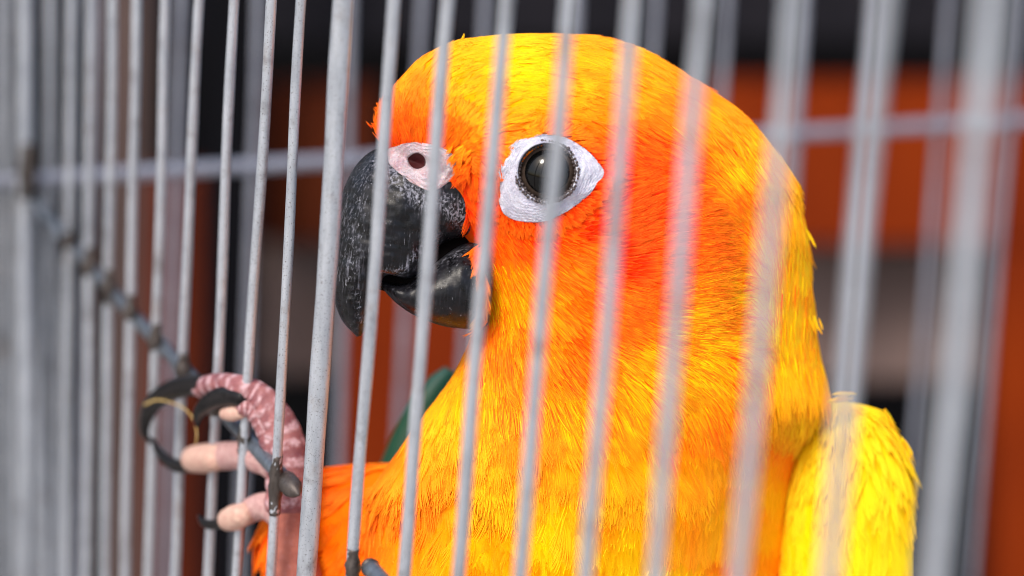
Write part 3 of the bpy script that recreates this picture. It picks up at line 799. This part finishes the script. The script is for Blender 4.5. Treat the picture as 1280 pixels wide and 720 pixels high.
# breast
p, q = tri_sample(Vb, Fb, 6500, lambda c, N: np.clip((c[:, 1] - 470) / 120, 0, 1) * (c[:, 1] < 1150) * np.where(c[:, 1] > 800, .3, 1) * np.where(c[:, 2] > md(c[:, 0]) + 90, .3, 1.0))
q = nrm_body(p, q)
plumage('breast_plumage', p, q, np.ones(len(p)) * 56, 1.0, 15, plume_tone, fan=18, lift=.015, var=.18)
# thigh
p, q = tri_sample(Vt, Ft, 1000, lambda c, N: np.ones(len(c)))
q = orient(p, q, lambda p: np.column_stack([p[:, 0], np.interp(p[:, 0], [330, 440, 640], [690, 690, 700]), np.ones(len(p)) * 285]))
plumage('thigh_plumage', p, q, np.ones(len(p)) * 46, 1.1, 14, plume_tone, fan=20, lift=.015, parent=thigh, var=.18)
# wing
p, q = tri_sample(Vw, Fw, 3000, lambda c, N: np.where(c[:, 1] < 900, 1., .4))
waxis = lambda p: np.column_stack([np.interp(p[:, 1], [500, 560, 700, 1090], [1052, 1058, 1058, 1025]), np.clip(p[:, 1], 560, 1000), np.ones(len(p)) * 260])
q = orient(p, q, waxis)
plumage('wing_down', p, q, np.clip((p[:, 1] - 480) * 1.1, 26, 66), .95, 15, wing_col, flow=lambda p: np.column_stack([.02 + (p[:, 0] - 1055) * .0016, np.ones(len(p))]), fan=8, lift=.008, parent=wing, var=.12)

M_pink = plain('pale pink toe skin', (.50, .33, .31), .65, .2, 0, (1100, (.36, .18, .18), 8e-4))
# ---- foot gripping the wire
def wallD(x): return Zf(x) - F0
def scaly(f, dep):
    return lambda s, ph: 1 + dep * abs(math.sin(s * f)) ** .6 * (0.6 + .4 * np.cos(ph)) - dep * .3
leg = tube_px(np.array([(380, 800, 220), (374, 740, 210), (368, 690, 200), (364, 640, 190), (362, 596, 185)]), [36, 32, 28, 26, 25], 40, 20, scaly(20, .05))
lg = link('leg', mesh('leg', W(leg[0]), leg[1]), M_leg, bird)
def toe(pts, rr, f, mat=M_toe, dep=.16, n=70):
    v = tube_px(np.array(pts, float), rr, n, 22, scaly(f, dep)); me = mesh('toe', W(v[0]), v[1])
    a = me.attributes.new('band', 'FLOAT', 'POINT'); s_ = np.repeat(np.arange(n) / (n - 1), 22); ph = np.tile(np.arange(22) / 22 * 6.283, n)
    a.data.foreach_set('value', np.r_[np.abs(np.sin(s_ * f + .25 * np.sin(ph * 2))) * (1 if dep > .1 else .45), 0, 0].astype(np.float32)); return link('toe', me, mat, bird)
def claw(par, pts, rr):
    v = tube_px(np.array(pts, float), rr, 44, 16); return link('claw', mesh('claw', W(v[0]), v[1]), M_claw, par)
t1 = toe([(362, 640, 190), (362, 590, 190), (354, 545, 192), (338, 512, 192), (320, 492, 196), (298, 483, 204), (272, 480, 262), (250, 484, 318)], [30, 28, 25, 21, 17, 15, 14, 12], 46, dep=.14)
claw(t1, [(256, 480, 300), (236, 482, 345), (212, 489, 400), (193, 503, 440), (183, 522, 465), (181, 540, 475), (188, 553, 478)], [12, 13.5, 13, 11.5, 8.5, 5.5, 2])
t2 = toe([(352, 590, 190), (344, 555, 192), (332, 528, 195), (316, 510, 196), (300, 507, 196)], [19, 18, 16, 14, 12], 26, dep=.12)
claw(t2, [(306, 499, 190), (288, 494, 208), (268, 499, 240), (254, 509, 275), (247, 520, 292), (246, 533, 302)], [12, 13, 12, 10, 6.5, 2])
t3 = toe([(364, 600, 190), (345, 580, 205), (318, 570, 235), (290, 569, 290), (264, 571, 350), (246, 573, 390)], [21, 21, 19, 17.5, 18, 16.5], 22, mat=M_pink, dep=.09)
pd = tube_px(np.array([(272, 572, 300), (256, 573, 345), (242, 574, 388)], float), [16, 18.5, 17], 20, 18)
link('toe_pad', mesh('toe_pad', W(pd[0]), pd[1]), M_pad, t3)
claw(t3, [(236, 582, 400), (220, 582, 420), (206, 573, 440), (196, 560, 455), (190, 548, 465)], [9, 8.5, 7, 5, 2])
pd2 = tube_px(np.array([(303, 515, 195), (291, 517, 212), (281, 517, 232)], float), [8, 10, 8], 16, 14)
link('toe_pad', mesh('toe_pad', W(pd2[0]), pd2[1]), M_pad, t2)
t4 = toe([(366, 660, 190), (350, 640, 205), (330, 632, 225), (308, 640, 250), (290, 648, 262)], [22, 20, 17, 15.5, 16], 18, mat=M_pink, dep=.09)
pd4 = tube_px(np.array([(306, 642, 225), (294, 647, 250), (284, 650, 270)], float), [14, 16.5, 14], 16, 16)
link('toe_pad', mesh('toe_pad', W(pd4[0]), pd4[1]), M_pad, t4)
claw(t4, [(278, 654, 285), (264, 656, 305), (254, 653, 322), (248, 645, 335)], [7, 6.5, 5, 2])

# dry thread caught on the claw
M_straw = plain('pale straw', (.40, .24, .05), .5, .3, 0, (1500, (.55, .42, .2)))
st = tube_px(np.array([(181, 506, 425), (196, 500, 405), (216, 504, 382), (232, 512, 362), (243, 527, 345), (246, 545, 335), (244, 556, 330)], float), [1.3, 1.1, .9, .8, .8, .7, .5], 50, 8)
so_ = link('straw', mesh('straw', W(st[0]), st[1]), M_straw, None, label='thin curved yellow straw caught on the black claw of the foot', cat='straw')

# loose tufts breaking the nape outline
def tuft(x, y, dx, dy, n, L, colr):
    p = np.column_stack([x + rng.normal(0, 2.5, n), y + rng.normal(0, 2.5, n), np.ones(n) * (md(x) - 5) + rng.normal(0, 6, n)])
    q = np.tile([.6, -.2, -.75], (n, 1)); q /= np.linalg.norm(q[0])
    return plumage('tuft', p, q, np.ones(n) * L, .6, 10, lambda x_, y_: np.tile(np.array(lin(colr)) * .9, (len(x_), 1)), flow=lambda p: np.tile([dx, dy], (len(p), 1)), fan=9, lift=.04)
tuft(477, 140, -.65, -.6, 8, 11, (250, 95, 5))
tuft(474, 163, -.85, -.35, 9, 11, (245, 75, 8))
tuft(491, 116, -.1, -1, 6, 9, (252, 140, 0))
tuft(574, 60, .6, -.8, 1, 18, (255, 195, 10))
tuft(1000, 277, .45, .9, 5, 26, (250, 200, 0))
tuft(1016, 396, .45, .85, 6, 20, (250, 190, 0))
tuft(1036, 502, .95, -.3, 5, 34, (250, 205, 20))
tuft(1104, 515, .6, .8, 4, 22, (240, 190, 0))
tuft(1128, 548, .5, .85, 4, 26, (250, 205, 0))
